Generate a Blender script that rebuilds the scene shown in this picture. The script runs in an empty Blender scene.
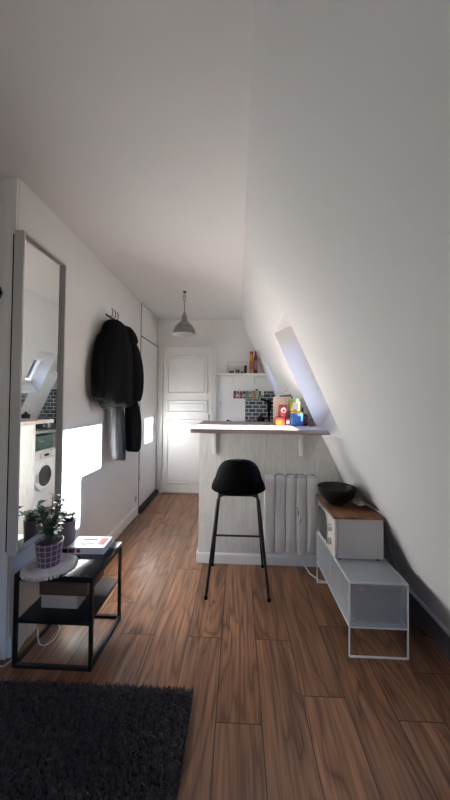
import bpy, bmesh, math, random
from mathutils import Vector, Matrix, noise
rnd = random.Random(7)
D = bpy.data; sc = bpy.context.scene; COL = sc.collection
PI = math.pi
CEIL = 2.44; XL = -1.14; YB = 4.27; XC = .032; KS = .458      # ceiling, left wall, far wall, crease and run of the sloping wall
def sx(z): return XC + KS*(CEIL - z)                           # x of the sloping wall at height z

# ------------------------------------------------------------------ materials
def nmat(name):
    m = D.materials.new(name); m.use_nodes = True
    nt = m.node_tree; b = nt.nodes['Principled BSDF']
    return m, nt, b
def N(nt, t, **kw):
    n = nt.nodes.new(t)
    for k, v in kw.items():
        if k.startswith('_'): setattr(n, k[1:], v)
        else: n.inputs[k.replace('_', ' ')].default_value = v
    return n
def mat(name, col, rough=.6, metal=0, var=.06, vscale=8, bump=0, bscale=60, stretch=(1,1,1), spec=.5, sheen=0):
    m, nt, b = nmat(name)
    b.inputs['Roughness'].default_value = rough; b.inputs['Metallic'].default_value = metal
    b.inputs['Specular IOR Level'].default_value = spec
    if sheen: b.inputs['Sheen Weight'].default_value = sheen
    tc = N(nt, 'ShaderNodeTexCoord'); mp = N(nt, 'ShaderNodeMapping'); mp.inputs['Scale'].default_value = stretch
    nt.links.new(tc.outputs['Object'], mp.inputs[0])
    nz = N(nt, 'ShaderNodeTexNoise', Scale=vscale, Detail=4.0); nt.links.new(mp.outputs[0], nz.inputs['Vector'])
    rp = N(nt, 'ShaderNodeValToRGB'); e = rp.color_ramp.elements
    e[0].position = .3; e[1].position = .7
    e[0].color = tuple(c*(1-var) for c in col) + (1,); e[1].color = tuple(min(1, c*(1+var)) for c in col) + (1,)
    nt.links.new(nz.outputs['Fac'], rp.inputs[0]); nt.links.new(rp.outputs[0], b.inputs['Base Color'])
    if bump:
        n2 = N(nt, 'ShaderNodeTexNoise', Scale=bscale, Detail=3.0); nt.links.new(mp.outputs[0], n2.inputs['Vector'])
        bp = N(nt, 'ShaderNodeBump', Strength=bump, Distance=.01)
        nt.links.new(n2.outputs['Fac'], bp.inputs['Height']); nt.links.new(bp.outputs[0], b.inputs['Normal'])
    return m
def wood(name, c1, c2, axis=0, rough=.45, sc_=9.0):
    m, nt, b = nmat(name); b.inputs['Roughness'].default_value = rough
    tc = N(nt, 'ShaderNodeTexCoord'); mp = N(nt, 'ShaderNodeMapping')
    s = [sc_*2, sc_*2, sc_*2]; s[axis] = sc_*.15; mp.inputs['Scale'].default_value = s
    nt.links.new(tc.outputs['Object'], mp.inputs[0])
    nz = N(nt, 'ShaderNodeTexNoise', Scale=1.0, Detail=6.0, Distortion=.6); nt.links.new(mp.outputs[0], nz.inputs['Vector'])
    rp = N(nt, 'ShaderNodeValToRGB'); e = rp.color_ramp.elements
    e[0].position = .35; e[1].position = .65; e[0].color = c1 + (1,); e[1].color = c2 + (1,)
    nt.links.new(nz.outputs['Fac'], rp.inputs[0]); nt.links.new(rp.outputs[0], b.inputs['Base Color'])
    return m
M = {}
WALLC = (.70, .70, .695)
M['wall'] = mat('wall_paint', WALLC, .85, var=.02, vscale=2.5, bump=.12, bscale=45)
M['slope'] = mat('slope_paint', (.70, .70, .70), .85, var=.015, vscale=1.6, bump=.2, bscale=3.5)
M['ceiling'] = mat('ceiling_paint', (.695, .695, .695), .9, var=.02, vscale=1.5, bump=.08, bscale=30)
M['farwall'] = mat('far_wall_paint', (.76, .755, .745), .85, var=.02, vscale=2.5, bump=.1, bscale=40)
M['trim'] = mat('trim_gloss_paint', (.74, .73, .72), .4, var=.02, vscale=5, bump=.05, bscale=25)
M['door'] = mat('door_paint', (.78, .775, .77), .65, var=.03, vscale=4, bump=.06, bscale=25)
M['greytrim'] = mat('grey_casing_paint', (.78, .76, .72), .5, var=.08, vscale=8, stretch=(3,3,.3), bump=.1, bscale=30)
M['black_metal'] = mat('black_metal', (.012, .012, .013), .35, 0.3, var=.1)
M['black_top'] = mat('black_table_top', (.02, .02, .022), .16, 0, var=.1)
M['black_plastic'] = mat('black_plastic', (.0028, .0028, .003), .8, var=.1, spec=.12)
M['black_gloss'] = mat('black_enamel', (.01, .01, .011), .2, var=.1)
M['white_metal'] = mat('white_metal', (.75, .75, .75), .35, var=.02)
M['white_plastic'] = mat('white_plastic', (.56, .54, .52), .4, var=.02)
M['mesh_metal'] = mat('grey_mesh_metal', (.62, .66, .69), .4, .2, var=.03)
M['steel'] = mat('brushed_steel', (.45, .44, .43), .3, .9, var=.1, vscale=20)
M['lamp_metal'] = mat('weathered_zinc', (.30, .29, .28), .38, .75, var=.3, vscale=25)
M['lamp_in'] = mat('lamp_inner_enamel', (.6, .6, .58), .4, var=.05)
M['cord'] = mat('dark_cord', (.03, .028, .027), .7)
M['white_cable'] = mat('white_cable', (.65, .64, .62), .5)
M['coat'] = mat('black_wool', (.0035, .0035, .004), .95, var=.25, vscale=30, bump=.4, bscale=90, spec=.15)
M['coat2'] = mat('black_cotton', (.004, .004, .005), .95, var=.25, vscale=20, bump=.3, bscale=80, spec=.15)
M['denim'] = mat('faded_grey_denim', (.022, .024, .029), .9, var=.3, vscale=18, bump=.3, bscale=120)
M['rug'] = mat('charcoal_pile', (.066, .050, .045), .95, var=.5, vscale=60)
M['rugback'] = mat('charcoal_backing', (.012, .012, .013), .95)
M['jute'] = mat('undyed_cotton_cord', (.60, .55, .50), .95, var=.15, vscale=60, bump=.5, bscale=140)
M['soil'] = mat('dark_soil', (.03, .022, .016), .95, var=.4, vscale=80, bump=.5)
M['leaf'] = mat('dark_green_leaf', (.028, .055, .026), .4, var=.4, vscale=25)
M['leaf2'] = mat('mottled_leaf', (.16, .20, .13), .45, var=.4, vscale=30)
M['stem'] = mat('brown_stem', (.10, .07, .045), .8, var=.2)
M['mauve_pot'] = mat('mauve_grey_ceramic', (.21, .17, .18), .5, var=.15, vscale=20)
M['glass_dark'] = mat('dark_door_glass', (.05, .052, .055), .12, var=.1)
M['bowl'] = mat('black_ceramic', (.004, .004, .004), .4, var=.1)
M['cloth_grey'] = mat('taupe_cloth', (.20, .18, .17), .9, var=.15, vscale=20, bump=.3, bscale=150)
M['cloth_light'] = mat('pale_grey_cloth', (.19, .17, .16), .9, var=.1, vscale=20, bump=.3, bscale=150)
M['grey_box'] = mat('grey_felt_box', (.10, .105, .115), .9, var=.1, vscale=40, bump=.2, bscale=200)
M['red'] = mat('red_label', (.25, .02, .03), .45); M['pink'] = mat('pink_label', (.45, .17, .22), .5)
M['yellow'] = mat('yellow_label', (.50, .27, .03), .45, var=.2, vscale=30)
M['lime'] = mat('yellow_green_content', (.22, .20, .04), .35, var=.25, vscale=35)
M['blue'] = mat('blue_label', (.03, .10, .26), .4, var=.15, vscale=30)
M['darkred'] = mat('dark_red_glass', (.12, .02, .025), .3)
M['orange'] = mat('orange_label', (.30, .10, .03), .45, var=.2, vscale=30)
M['green'] = mat('green_label', (.10, .25, .09), .5)
M['offwhite'] = mat('offwhite_paper', (.50, .48, .44), .6, var=.04)
M['cream'] = mat('cream_card', (.62, .50, .38), .7, var=.08)
M['brown_box'] = wood('dark_brown_wood', (.085, .045, .028), (.13, .07, .045), 0, .5)
M['board_wood'] = wood('oiled_walnut', (.13, .055, .028), (.27, .12, .06), 1, .42, 12)
M['bar_wood'] = wood('raw_pine_edge', (.30, .21, .18), (.50, .39, .34), 0, .45, 14)
M['beech'] = wood('pale_beech', (.52, .40, .29), (.62, .50, .38), 2, .5)
M['counter'] = mat('grey_laminate', (.20, .205, .20), .4, var=.15, vscale=60)
M['teal_fabric'] = mat('dark_teal_fabric', (.05, .10, .085), .85, var=.5, vscale=40, bump=.3)
M['white_enamel'] = mat('white_enamel', (.74, .75, .76), .3, var=.015)
M['blue_sticker'] = mat('blue_energy_sticker', (.10, .25, .5), .5)
M['chip_gap'] = mat('dark_chip_and_gap_shade', (.12, .10, .09), .8)  # radiator paint chips, and the painted shade in the cupboard door gaps
M['radiator'] = mat('radiator_enamel', (.66, .645, .63), .4, var=.03, vscale=6)
M['dark_base'] = mat('dark_plinth', (.03, .026, .024), .6)

M['brown_skirting'] = mat('brown_skirting', (.13, .10, .09), .6)
def peninsula_mat():
    m, nt, b = nmat('grained_plaster'); b.inputs['Roughness'].default_value = .7
    tc = N(nt, 'ShaderNodeTexCoord'); mp = N(nt, 'ShaderNodeMapping'); mp.inputs['Scale'].default_value = (55, 55, 5)
    nt.links.new(tc.outputs['Object'], mp.inputs[0])
    nz = N(nt, 'ShaderNodeTexNoise', Scale=1.0, Detail=5.0, Distortion=1.2); nt.links.new(mp.outputs[0], nz.inputs['Vector'])
    rp = N(nt, 'ShaderNodeValToRGB'); e = rp.color_ramp.elements
    e[0].position = .3; e[1].position = .62; e[0].color = (.52, .50, .48, 1); e[1].color = (.62, .60, .58, 1)
    nt.links.new(nz.outputs['Fac'], rp.inputs[0]); nt.links.new(rp.outputs[0], b.inputs['Base Color'])
    bp = N(nt, 'ShaderNodeBump', Strength=.55, Distance=.01)
    nt.links.new(nz.outputs['Fac'], bp.inputs['Height']); nt.links.new(bp.outputs[0], b.inputs['Normal'])
    return m
M['penin'] = peninsula_mat()

def floor_mat():
    m, nt, b = nmat('oak_laminate'); L = nt.links.new
    at = N(nt, 'ShaderNodeAttribute', _attribute_name='plank'); tc = N(nt, 'ShaderNodeTexCoord')
    sep = N(nt, 'ShaderNodeSeparateColor'); L(at.outputs['Color'], sep.inputs[0])
    off = N(nt, 'ShaderNodeVectorMath', _operation='MULTIPLY_ADD')
    off.inputs[1].default_value = (37, 53, 11); L(at.outputs['Color'], off.inputs[0]); L(tc.outputs['Object'], off.inputs[2])
    mp = N(nt, 'ShaderNodeMapping'); mp.inputs['Scale'].default_value = (6.5, .9, 1); L(off.outputs[0], mp.inputs[0])
    wv = N(nt, 'ShaderNodeTexNoise', Scale=1.0, Detail=2.0, Roughness=.4, Distortion=.8); L(mp.outputs[0], wv.inputs['Vector'])
    # cathedral grain: contour lines of a slow noise
    mul = N(nt, 'ShaderNodeMath', _operation='MULTIPLY'); mul.inputs[1].default_value = 15; L(wv.outputs['Fac'], mul.inputs[0])
    fr = N(nt, 'ShaderNodeMath', _operation='PINGPONG'); fr.inputs[1].default_value = 1.0; L(mul.outputs[0], fr.inputs[0])
    mp2 = N(nt, 'ShaderNodeMapping'); mp2.inputs['Scale'].default_value = (95, 3.2, 1); L(off.outputs[0], mp2.inputs[0])
    fine = N(nt, 'ShaderNodeTexNoise', Scale=1.0, Detail=4.0); L(mp2.outputs[0], fine.inputs['Vector'])
    mp3 = N(nt, 'ShaderNodeMapping'); mp3.inputs['Scale'].default_value = (14, 1.3, 1); L(off.outputs[0], mp3.inputs[0])
    mid = N(nt, 'ShaderNodeTexNoise', Scale=1.0, Detail=5.0); L(mp3.outputs[0], mid.inputs['Vector'])
    rg = N(nt, 'ShaderNodeValToRGB'); e = rg.color_ramp.elements
    e[0].position = 0; e[0].color = (.150, .068, .036, 1); e[1].position = .85; e[1].color = (.300, .152, .085, 1)
    e2 = rg.color_ramp.elements.new(.25); e2.color = (.24, .118, .066, 1)
    L(fr.outputs[0], rg.inputs[0])
    r2 = N(nt, 'ShaderNodeValToRGB'); e = r2.color_ramp.elements
    e[0].position = .36; e[0].color = (.66, .62, .59, 1); e[1].position = .6; e[1].color = (1.10, 1.09, 1.08, 1); L(fine.outputs['Fac'], r2.inputs[0])
    r3 = N(nt, 'ShaderNodeValToRGB'); e = r3.color_ramp.elements
    e[0].position = .3; e[0].color = (.74, .71, .68, 1); e[1].position = .65; e[1].color = (1.16, 1.13, 1.10, 1); L(mid.outputs['Fac'], r3.inputs[0])
    m1 = N(nt, 'ShaderNodeMix', _data_type='RGBA', _blend_type='MULTIPLY'); m1.inputs[0].default_value = 1
    L(rg.outputs[0], m1.inputs[6]); L(r2.outputs[0], m1.inputs[7])
    m2 = N(nt, 'ShaderNodeMix', _data_type='RGBA', _blend_type='MULTIPLY'); m2.inputs[0].default_value = 1
    L(m1.outputs[2], m2.inputs[6]); L(r3.outputs[0], m2.inputs[7])
    mr = N(nt, 'ShaderNodeMapRange'); mr.inputs['To Min'].default_value = .8; mr.inputs['To Max'].default_value = 1.12; L(sep.outputs[0], mr.inputs[0])
    vm = N(nt, 'ShaderNodeVectorMath', _operation='SCALE'); L(m2.outputs[2], vm.inputs[0]); L(mr.outputs[0], vm.inputs['Scale'])
    L(vm.outputs[0], b.inputs['Base Color'])
    b.inputs['Roughness'].default_value = .31
    bp = N(nt, 'ShaderNodeBump', Strength=.18, Distance=.004); L(fine.outputs['Fac'], bp.inputs['Height']); L(bp.outputs[0], b.inputs['Normal'])
    return m
M['floor'] = floor_mat()

def tile_mat(name, vec=(0, 2)):
    m, nt, b = nmat(name); L = nt.links.new
    tc = N(nt, 'ShaderNodeTexCoord'); sp = N(nt, 'ShaderNodeSeparateXYZ'); cb = N(nt, 'ShaderNodeCombineXYZ')
    L(tc.outputs['Object'], sp.inputs[0]); L(sp.outputs[vec[0]], cb.inputs[0]); L(sp.outputs[vec[1]], cb.inputs[1])
    br = N(nt, 'ShaderNodeTexBrick', Scale=1.0)
    br.inputs['Brick Width'].default_value = .1; br.inputs['Row Height'].default_value = .052; br.inputs['Mortar Size'].default_value = .005
    br.inputs['Color1'].default_value = (.045, .065, .085, 1); br.inputs['Color2'].default_value = (.10, .135, .16, 1); br.inputs['Mortar'].default_value = (.45, .46, .46, 1)
    br.inputs['Mortar Smooth'].default_value = .05; br.inputs['Bias'].default_value = -.2
    L(cb.outputs[0], br.inputs['Vector']); L(br.outputs['Color'], b.inputs['Base Color'])
    b.inputs['Roughness'].default_value = .2
    bp = N(nt, 'ShaderNodeBump', Strength=.5, Distance=.003, _invert=True); L(br.outputs['Fac'], bp.inputs['Height']); L(bp.outputs[0], b.inputs['Normal'])
    return m
M['tile'] = tile_mat('slate_blue_tiles', (0, 2)); M['tile_side'] = tile_mat('slate_blue_tiles_side', (1, 2))

def grid_pot_mat():
    m, nt, b = nmat('purple_grid_glaze'); L = nt.links.new
    tc = N(nt, 'ShaderNodeTexCoord'); sp = N(nt, 'ShaderNodeSeparateXYZ'); L(tc.outputs['Object'], sp.inputs[0])
    a = N(nt, 'ShaderNodeMath', _operation='ARCTAN2'); L(sp.outputs[1], a.inputs[0]); L(sp.outputs[0], a.inputs[1])
    def line(src, k, w):
        mu = N(nt, 'ShaderNodeMath', _operation='MULTIPLY'); mu.inputs[1].default_value = k; L(src, mu.inputs[0])
        f = N(nt, 'ShaderNodeMath', _operation='FRACT'); L(mu.outputs[0], f.inputs[0])
        c = N(nt, 'ShaderNodeMath', _operation='LESS_THAN'); c.inputs[1].default_value = w; L(f.outputs[0], c.inputs[0]); return c
    l1 = line(a.outputs[0], 14/(2*PI), .13); l2 = line(sp.outputs[2], 36, .14)
    mx = N(nt, 'ShaderNodeMath', _operation='MAXIMUM'); L(l1.outputs[0], mx.inputs[0]); L(l2.outputs[0], mx.inputs[1])
    mc = N(nt, 'ShaderNodeMix', _data_type='RGBA'); mc.inputs[6].default_value = (.13, .065, .115, 1); mc.inputs[7].default_value = (.50, .42, .48, 1)
    L(mx.outputs[0], mc.inputs[0]); L(mc.outputs[2], b.inputs['Base Color']); b.inputs['Roughness'].default_value = .4
    return m
M['grid_pot'] = grid_pot_mat()
def glass_mat():
    m, nt, b = nmat('window_glass'); nt.nodes.remove(b)
    out = nt.nodes['Material Output']
    tr = N(nt, 'ShaderNodeBsdfTransparent'); tr.inputs[0].default_value = (.93, .95, .96, 1)
    gl = N(nt, 'ShaderNodeBsdfGlossy', Roughness=.02); fr = N(nt, 'ShaderNodeFresnel', IOR=1.3); mx = N(nt, 'ShaderNodeMixShader')
    nt.links.new(fr.outputs[0], mx.inputs[0]); nt.links.new(tr.outputs[0], mx.inputs[1]); nt.links.new(gl.outputs[0], mx.inputs[2]); nt.links.new(mx.outputs[0], out.inputs[0])
    return m
M['glass'] = glass_mat()
m, nt, b = nmat('mirror_silver'); b.inputs['Metallic'].default_value = 1; b.inputs['Roughness'].default_value = .015; b.inputs['Base Color'].default_value = (.88, .89, .88, 1); M['mirror'] = m
m, nt, b = nmat('jar_glass'); b.inputs['Roughness'].default_value = .08; b.inputs['Base Color'].default_value = (.5, .52, .5, 1); M['jar'] = m

# ------------------------------------------------------------------ mesh helpers
def box(bm, x0, x1, y0, y1, z0, z1, bev=0):
    r = bmesh.ops.create_cube(bm, size=1, matrix=Matrix.Translation(((x0+x1)/2, (y0+y1)/2, (z0+z1)/2)) @ Matrix.Diagonal((abs(x1-x0), abs(y1-y0), abs(z1-z0), 1)))
    if bev:
        es = list({e for v in r['verts'] for e in v.link_edges})
        bmesh.ops.bevel(bm, geom=es, offset=bev, segments=2, affect='EDGES', profile=.5)
def tube(bm, pts, r, seg=8, caps=True, closed=False):
    pts = [Vector(p) for p in pts]; n = len(pts); rings = []
    rr = r if isinstance(r, (list, tuple)) else [r]*n
    up = Vector((0, 0, 1)); last = None
    for i, p in enumerate(pts):
        if closed: t = pts[(i+1) % n] - pts[i-1]
        else: t = pts[min(i+1, n-1)] - pts[max(i-1, 0)]
        t.normalize()
        if last is None:
            a = t.cross(up)
            if a.length < 1e-3: a = t.cross(Vector((1, 0, 0)))
        else: a = last - t*last.dot(t)
        a.normalize(); last = a; b_ = t.cross(a)
        rings.append([bm.verts.new(p + (a*math.cos(2*PI*k/seg) + b_*math.sin(2*PI*k/seg))*rr[i]) for k in range(seg)])
    for i in range(n if closed else n-1):
        A, B = rings[i], rings[(i+1) % n]
        for k in range(seg): bm.faces.new((A[k], A[(k+1) % seg], B[(k+1) % seg], B[k]))
    if caps and not closed:
        bm.faces.new(rings[0][::-1]); bm.faces.new(rings[-1])
def bar(bm, p, q, w, h=None):                                    # square bar from p to q
    p, q = Vector(p), Vector(q); d = q-p; L = d.length; h = h or w
    M4 = Matrix.Translation((p+q)/2) @ d.to_track_quat('Y', 'Z').to_matrix().to_4x4() @ Matrix.Diagonal((w, L, h, 1))
    bmesh.ops.create_cube(bm, size=1, matrix=M4)
def lathe(bm, prof, c=(0, 0, 0), seg=32, axis='Z'):              # prof: (r, z) pairs
    c = Vector(c); rings = []
    def P(r, h, a):
        u, v = r*math.cos(a), r*math.sin(a)
        return c + (Vector((u, v, h)) if axis == 'Z' else Vector((h, u, v)) if axis == 'X' else Vector((u, h, v)))
    for r, h in prof:
        if r < 1e-6: rings.append([bm.verts.new(P(0, h, 0))])
        else: rings.append([bm.verts.new(P(r, h, 2*PI*k/seg)) for k in range(seg)])
    for A, B in zip(rings, rings[1:]):
        for k in range(seg):
            a = [A[k % len(A)], A[(k+1) % len(A)]]; b = [B[(k+1) % len(B)], B[k % len(B)]]
            f = []
            for v in a+b:
                if v not in f: f.append(v)
            if len(f) > 2: bm.faces.new(f)
def prism(bm, poly, axis, a, b):                                 # 2D polygon extruded along an axis
    def P(u, v, t): return {'X': (t, u, v), 'Y': (u, t, v), 'Z': (u, v, t)}[axis]
    A = [bm.verts.new(P(u, v, a)) for u, v in poly]; B = [bm.verts.new(P(u, v, b)) for u, v in poly]; n = len(poly)
    for i in range(n): bm.faces.new((A[i], A[(i+1) % n], B[(i+1) % n], B[i]))
    bm.faces.new(A[::-1]); bm.faces.new(B)
def obj(name, bm, m, parent=None, smooth=False, loc=None, angle=40):
    me = D.meshes.new(name)
    bmesh.ops.recalc_face_normals(bm, faces=bm.faces[:])
    if smooth:
        lim = math.radians(angle)
        for f in bm.faces: f.smooth = True
        for e in bm.edges:
            if len(e.link_faces) == 2 and e.calc_face_angle(0) > lim: e.smooth = False
    bm.to_mesh(me); bm.free()
    for mm in (m if isinstance(m, (list, tuple)) else [m]): me.materials.append(M[mm])
    o = D.objects.new(name, me); COL.objects.link(o)
    if parent: o.parent = parent
    if loc: o.location = loc
    return o
def nb(): return bmesh.new()
def thing(name, label, cat, loc=(0, 0, 0), rotz=0, group=None):
    o = D.objects.new(name, None); COL.objects.link(o); o.location = loc; o.rotation_euler = (0, 0, rotz); o.empty_display_size = .05
    return tag(o, label, cat, group)
def tag(o, label, cat, group=None):
    o['label'] = label; o['category'] = cat
    if group: o['group'] = group
    return o
def struct(name, bm, m, parent=None, label=None, smooth=False):
    o = obj(name, bm, m, parent, smooth)
    if not parent: o['kind'] = 'structure'
    if label: o['label'] = label
    return o
def bx(name, m, parent, *a, bev=.002):
    bm = nb(); box(bm, *a, bev=bev); return obj(name, bm, m, parent, smooth=bool(bev))
def centre(o, x, y, z):                                          # move an object's origin without moving its mesh
    o.data.transform(Matrix.Translation((-x, -y, -z))); o.location = (x, y, z); return o

# ------------------------------------------------------------------ floor: every plank laid where the photo shows its joints
PW = .1865; X0 = -.078; PLN = 1.24
joint = {-3: 1.699, -2: 2.364, -4: 3.2, -5: 3.484, -1: 1.699, 0: 1.259, 1: 1.70, 2: 1.39, 3: 1.818, 4: 1.305}
bm = nb(); vl = bm.loops.layers.color.new('plank')
g = .0019
for i in range(-13, 8):
    xa = X0 + (i)*PW; j0 = joint.get(i, rnd.uniform(0, PLN))
    k = math.floor((-2.3 - j0)/PLN)
    while j0 + k*PLN < YB + .03:
        ya, yb = max(-2.3, j0 + k*PLN), min(YB+.03, j0 + (k+1)*PLN); k += 1
        if yb <= ya: continue
        c = (rnd.random(), rnd.random(), rnd.random(), 1)
        vs = [bm.verts.new(p) for p in ((xa+g, ya+g, 0), (xa+PW-g, ya+g, 0), (xa+PW-g, yb-g, 0), (xa+g, yb-g, 0))]
        f = bm.faces.new(vs)
        for l in f.loops: l[vl] = c
fl = struct('floor', bm, 'floor')
sub = nb(); box(sub, -2.5, 1.3, -2.4, YB+.1, -.06, -.0015); struct('trim_1', sub, 'dark_base', label='dark underlay showing as fine seams between the floor planks')

# ------------------------------------------------------------------ shell
bm = nb(); box(bm, XL-.12, XL, 1.51, YB+.12, 0, CEIL+.0); struct('wall_left', bm, 'wall')
bm = nb(); box(bm, -2.3, XL-.12, 1.51, 1.63, 0, CEIL); struct('wall_partition', bm, 'wall')
bm = nb(); box(bm, -2.42, -2.3, -2.3, 1.63, 0, CEIL); struct('wall_outer_left', bm, 'wall')
bm = nb(); box(bm, XL, 1.4, YB, YB+.12, 0, CEIL); struct('wall_far', bm, 'farwall')
WX0, WX1, WZ0, WZ1 = -1.35, .2, .85, 2.15
bm = nb()
box(bm, -2.42, WX0, -2.32, -2.2, 0, CEIL); box(bm, WX1, 1.4, -2.32, -2.2, 0, CEIL); box(bm, WX0, WX1, -2.32, -2.2, 0, WZ0); box(bm, WX0, WX1, -2.32, -2.2, WZ1, CEIL)
struct('wall_rear', bm, 'wall')
bm = nb(); box(bm, -2.42, XC+.12, -2.4, YB+.12, CEIL, CEIL+.1); struct('ceiling', bm, 'ceiling')
# sloping wall slab with two roof-window openings
T = .165
nrm = Vector((1, 0, KS)).normalized()
zs = [-.1, 1.07, 1.385, 1.865, 1.91, 2.60]; ys = [-2.4, 1.94, 2.54, 3.66, 4.02, YB+.12]
OPEN = {(1, 1), (1, 2), (3, 2), (3, 3)}     # (y cell, z cell)
bm = nb()
inn = {}; out = {}
for a, y in enumerate(ys):
    for b, z in enumerate(zs):
        p = Vector((sx(z), y, z)); inn[a, b] = bm.verts.new(p)
        sh = Vector((.107, 0, .154)) if b in (1, 2) else Vector((.218, 0, -.08)) if b == 4 else Vector((nrm.x*T, 0, nrm.z*T))
        out[a, b] = bm.verts.new(p + sh)
for a in range(5):
    for b in range(5):
        if (a, b) in OPEN: continue
        bm.faces.new((inn[a, b], inn[a+1, b], inn[a+1, b+1], inn[a, b+1])); bm.faces.new((out[a, b], out[a, b+1], out[a+1, b+1], out[a+1, b]))
def rev(p, q): bm.faces.new((inn[p], inn[q], out[q], out[p]))
for (a, b) in OPEN:
    if (a-1, b) not in OPEN: rev((a, b), (a, b+1))
    if (a+1, b) not in OPEN: rev((a+1, b), (a+1, b+1))
    if (a, b-1) not in OPEN: rev((a, b), (a+1, b))
    if (a, b+1) not in OPEN: rev((a, b+1), (a+1, b+1))
for a in range(5): rev((a, 0), (a+1, 0)); rev((a, 5), (a+1, 5))
for b in range(5): rev((0, b), (0, b+1)); rev((5, b), (5, b+1))
slope_out = {k: v.co.copy() for k, v in out.items()}
struct('wall_right', bm, 'slope')
def roof_window(name, a, b0, b1):
    lo0, lo1, hi0, hi1 = slope_out[a, b0], slope_out[a+1, b0], slope_out[a, b1], slope_out[a+1, b1]
    o = D.objects.new(name, None); COL.objects.link(o); o['kind'] = 'structure'
    bm = nb(); off = -nrm*.0
    for p, q in ((lo0, lo1), (hi0, hi1), (lo0, hi0), (lo1, hi1)): bar(bm, p+nrm*.02, q+nrm*.02, .045, .035)
    obj('window_frame', bm, 'white_metal', o)
    bm = nb(); e = nrm*.006
    A = [bm.verts.new(p+nrm*.02-e/2) for p in (lo0, lo1, hi1, hi0)]; B = [bm.verts.new(p+nrm*.02+e/2) for p in (lo0, lo1, hi1, hi0)]
    bm.faces.new(A); bm.faces.new(B[::-1])
    for i in range(4): bm.faces.new((A[i], A[(i+1) % 4], B[(i+1) % 4], B[i]))
    obj('window_pane', bm, 'glass', o)
    return (lo0+lo1+hi0+hi1)/4, (hi0-lo0).length, (lo1-lo0).length
w1 = roof_window('window_1', 1, 1, 3); w2 = roof_window('window_2', 3, 2, 4)
o = D.objects.new('window_3', None); COL.objects.link(o); o['kind'] = 'structure'
bm = nb()
for xa in (WX0, (WX0+WX1)/2-.03, WX1-.06): box(bm, xa, xa+.06, -2.3, -2.24, WZ0, WZ1)
for za in (WZ0, WZ1-.06): box(bm, WX0, WX1, -2.3, -2.24, za, za+.06)
obj('window_frame', bm, 'trim', o)
bm = nb(); box(bm, WX0, WX1, -2.275, -2.269, WZ0, WZ1); obj('window_pane', bm, 'glass', o)
# baseboards
def base_profile(bm, axis_x, y0, y1, sgn, h=.095, t=.014):
    x = axis_x; poly = [(x, 0), (x+sgn*t, 0), (x+sgn*t, h-.015), (x+sgn*t*.45, h), (x, h)]
    prism(bm, poly, 'Y', y0, y1)
bm = nb(); base_profile(bm, XL, 1.51, 3.46, 1, .105); struct('baseboard_left', bm, 'trim')
bm = nb(); prism(bm, [(sx(.14)+.004, .14), (sx(.14)-.012, .14), (sx(.14)-.012, 0), (sx(0)+.05, 0)], 'Y', -2.2, 2.46); struct('baseboard_right', bm, 'brown_skirting')
bm = nb(); prism(bm, [(sx(.14)-.018, .132), (sx(.14)-.018, .146), (sx(.146)+.001, .146), (sx(.132)+.001, .132)], 'Y', -2.2, 2.46); struct('trim_5', bm, 'trim', label='thin pale lath along the top of the skirting under the sloping wall')
bm = nb(); box(bm, -2.3, XL-.115, 1.495, 1.51, 0, .10); struct('baseboard_partition', bm, 'trim')
# partition facing the camera: door casing, edge of a door leaf
bm = nb(); box(bm, XL-.075, XL-.004, 1.496, 1.51, 0, CEIL, .003); struct('trim_2', bm, 'greytrim', label='grey painted upright casing board at the left edge of the photo')
bm = nb(); box(bm, -2.0, XL-.078, 1.503, 1.515, 0.01, 2.3, .002)
for za, zb in ((.25, 1.10), (1.24, 2.1)):
    for (a, b, c, d) in ((-1.9, -1.25, za, za+.012), (-1.9, -1.25, zb-.012, zb), (-1.262, -1.25, za, zb), (-1.9, -1.888, za, zb)): box(bm, a, b, 1.496, 1.506, c, d)
dr = struct('door_2', bm, 'greytrim')
bm = nb(); lathe(bm, [(0, -.03), (.016, -.028), (.02, -.018), (.012, -.008), (.018, 0)], (-1.222, 1.502, 1.84), 20, 'Y'); tube(bm, [(-1.222, 1.49, 1.81), (-1.222, 1.49, 1.87)], .009); obj('door_bolt', bm, 'black_metal', dr, True)
bm = nb(); box(bm, -1.232, -1.218, 1.491, 1.503, 1.10, 1.23, .002); obj('keyhole_plate', bm, 'greytrim', dr, True)
# far door with its casing
bm = nb()
fx0, fx1, fz = -1.055, -.365, 2.06
for a, b, c, d in ((fx0-.072, fx0, 0, fz+.07), (fx1, fx1+.065, 0, fz+.07), (fx0, fx1, fz, fz+.07)):
    box(bm, a, b, YB-.040, YB, c, d, .004)
for a, b, c, d in ((fx0-.016, fx0, 0, fz), (fx1, fx1+.016, 0, fz), (fx0, fx1, fz, fz+.014)): box(bm, a, b, YB-.052, YB-.038, c, d, .002)
struct('trim_3', bm, 'trim', label='white painted casing around the far door')
bm = nb(); box(bm, fx0+.004, fx1-.004, YB-.016, YB-.0, .012, fz-.004, .002)
def panel(a, b, c, d):
    w = .022
    for (p, q, r, s) in ((a, b, c, c+w), (a, b, d-w, d), (a, a+w, c, d), (b-w, b, c, d)): box(bm, p, q, YB-.036, YB-.015, r, s, .006)
    box(bm, a+w+.02, b-w-.02, YB-.026, YB-.015, c+w+.02, d-w-.02, .004)
panel(fx0+.055, fx1-.065, 1.39, 1.93); panel(fx0+.055, fx1-.065, 1.125, 1.30); panel(fx0+.055, fx1-.065, .14, 1.035)
d1 = struct('door_1', bm, 'door', smooth=False)
bm = nb(); box(bm, fx1-.05, fx1-.022, YB-.021, YB-.015, .93, 1.11, .002); tube(bm, [(fx1-.036, YB-.02, 1.02), (fx1-.036, YB-.06, 1.02), (fx1-.12, YB-.062, 1.02)], .008)
obj('door_handle', bm, 'bar_wood', d1, True)
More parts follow.
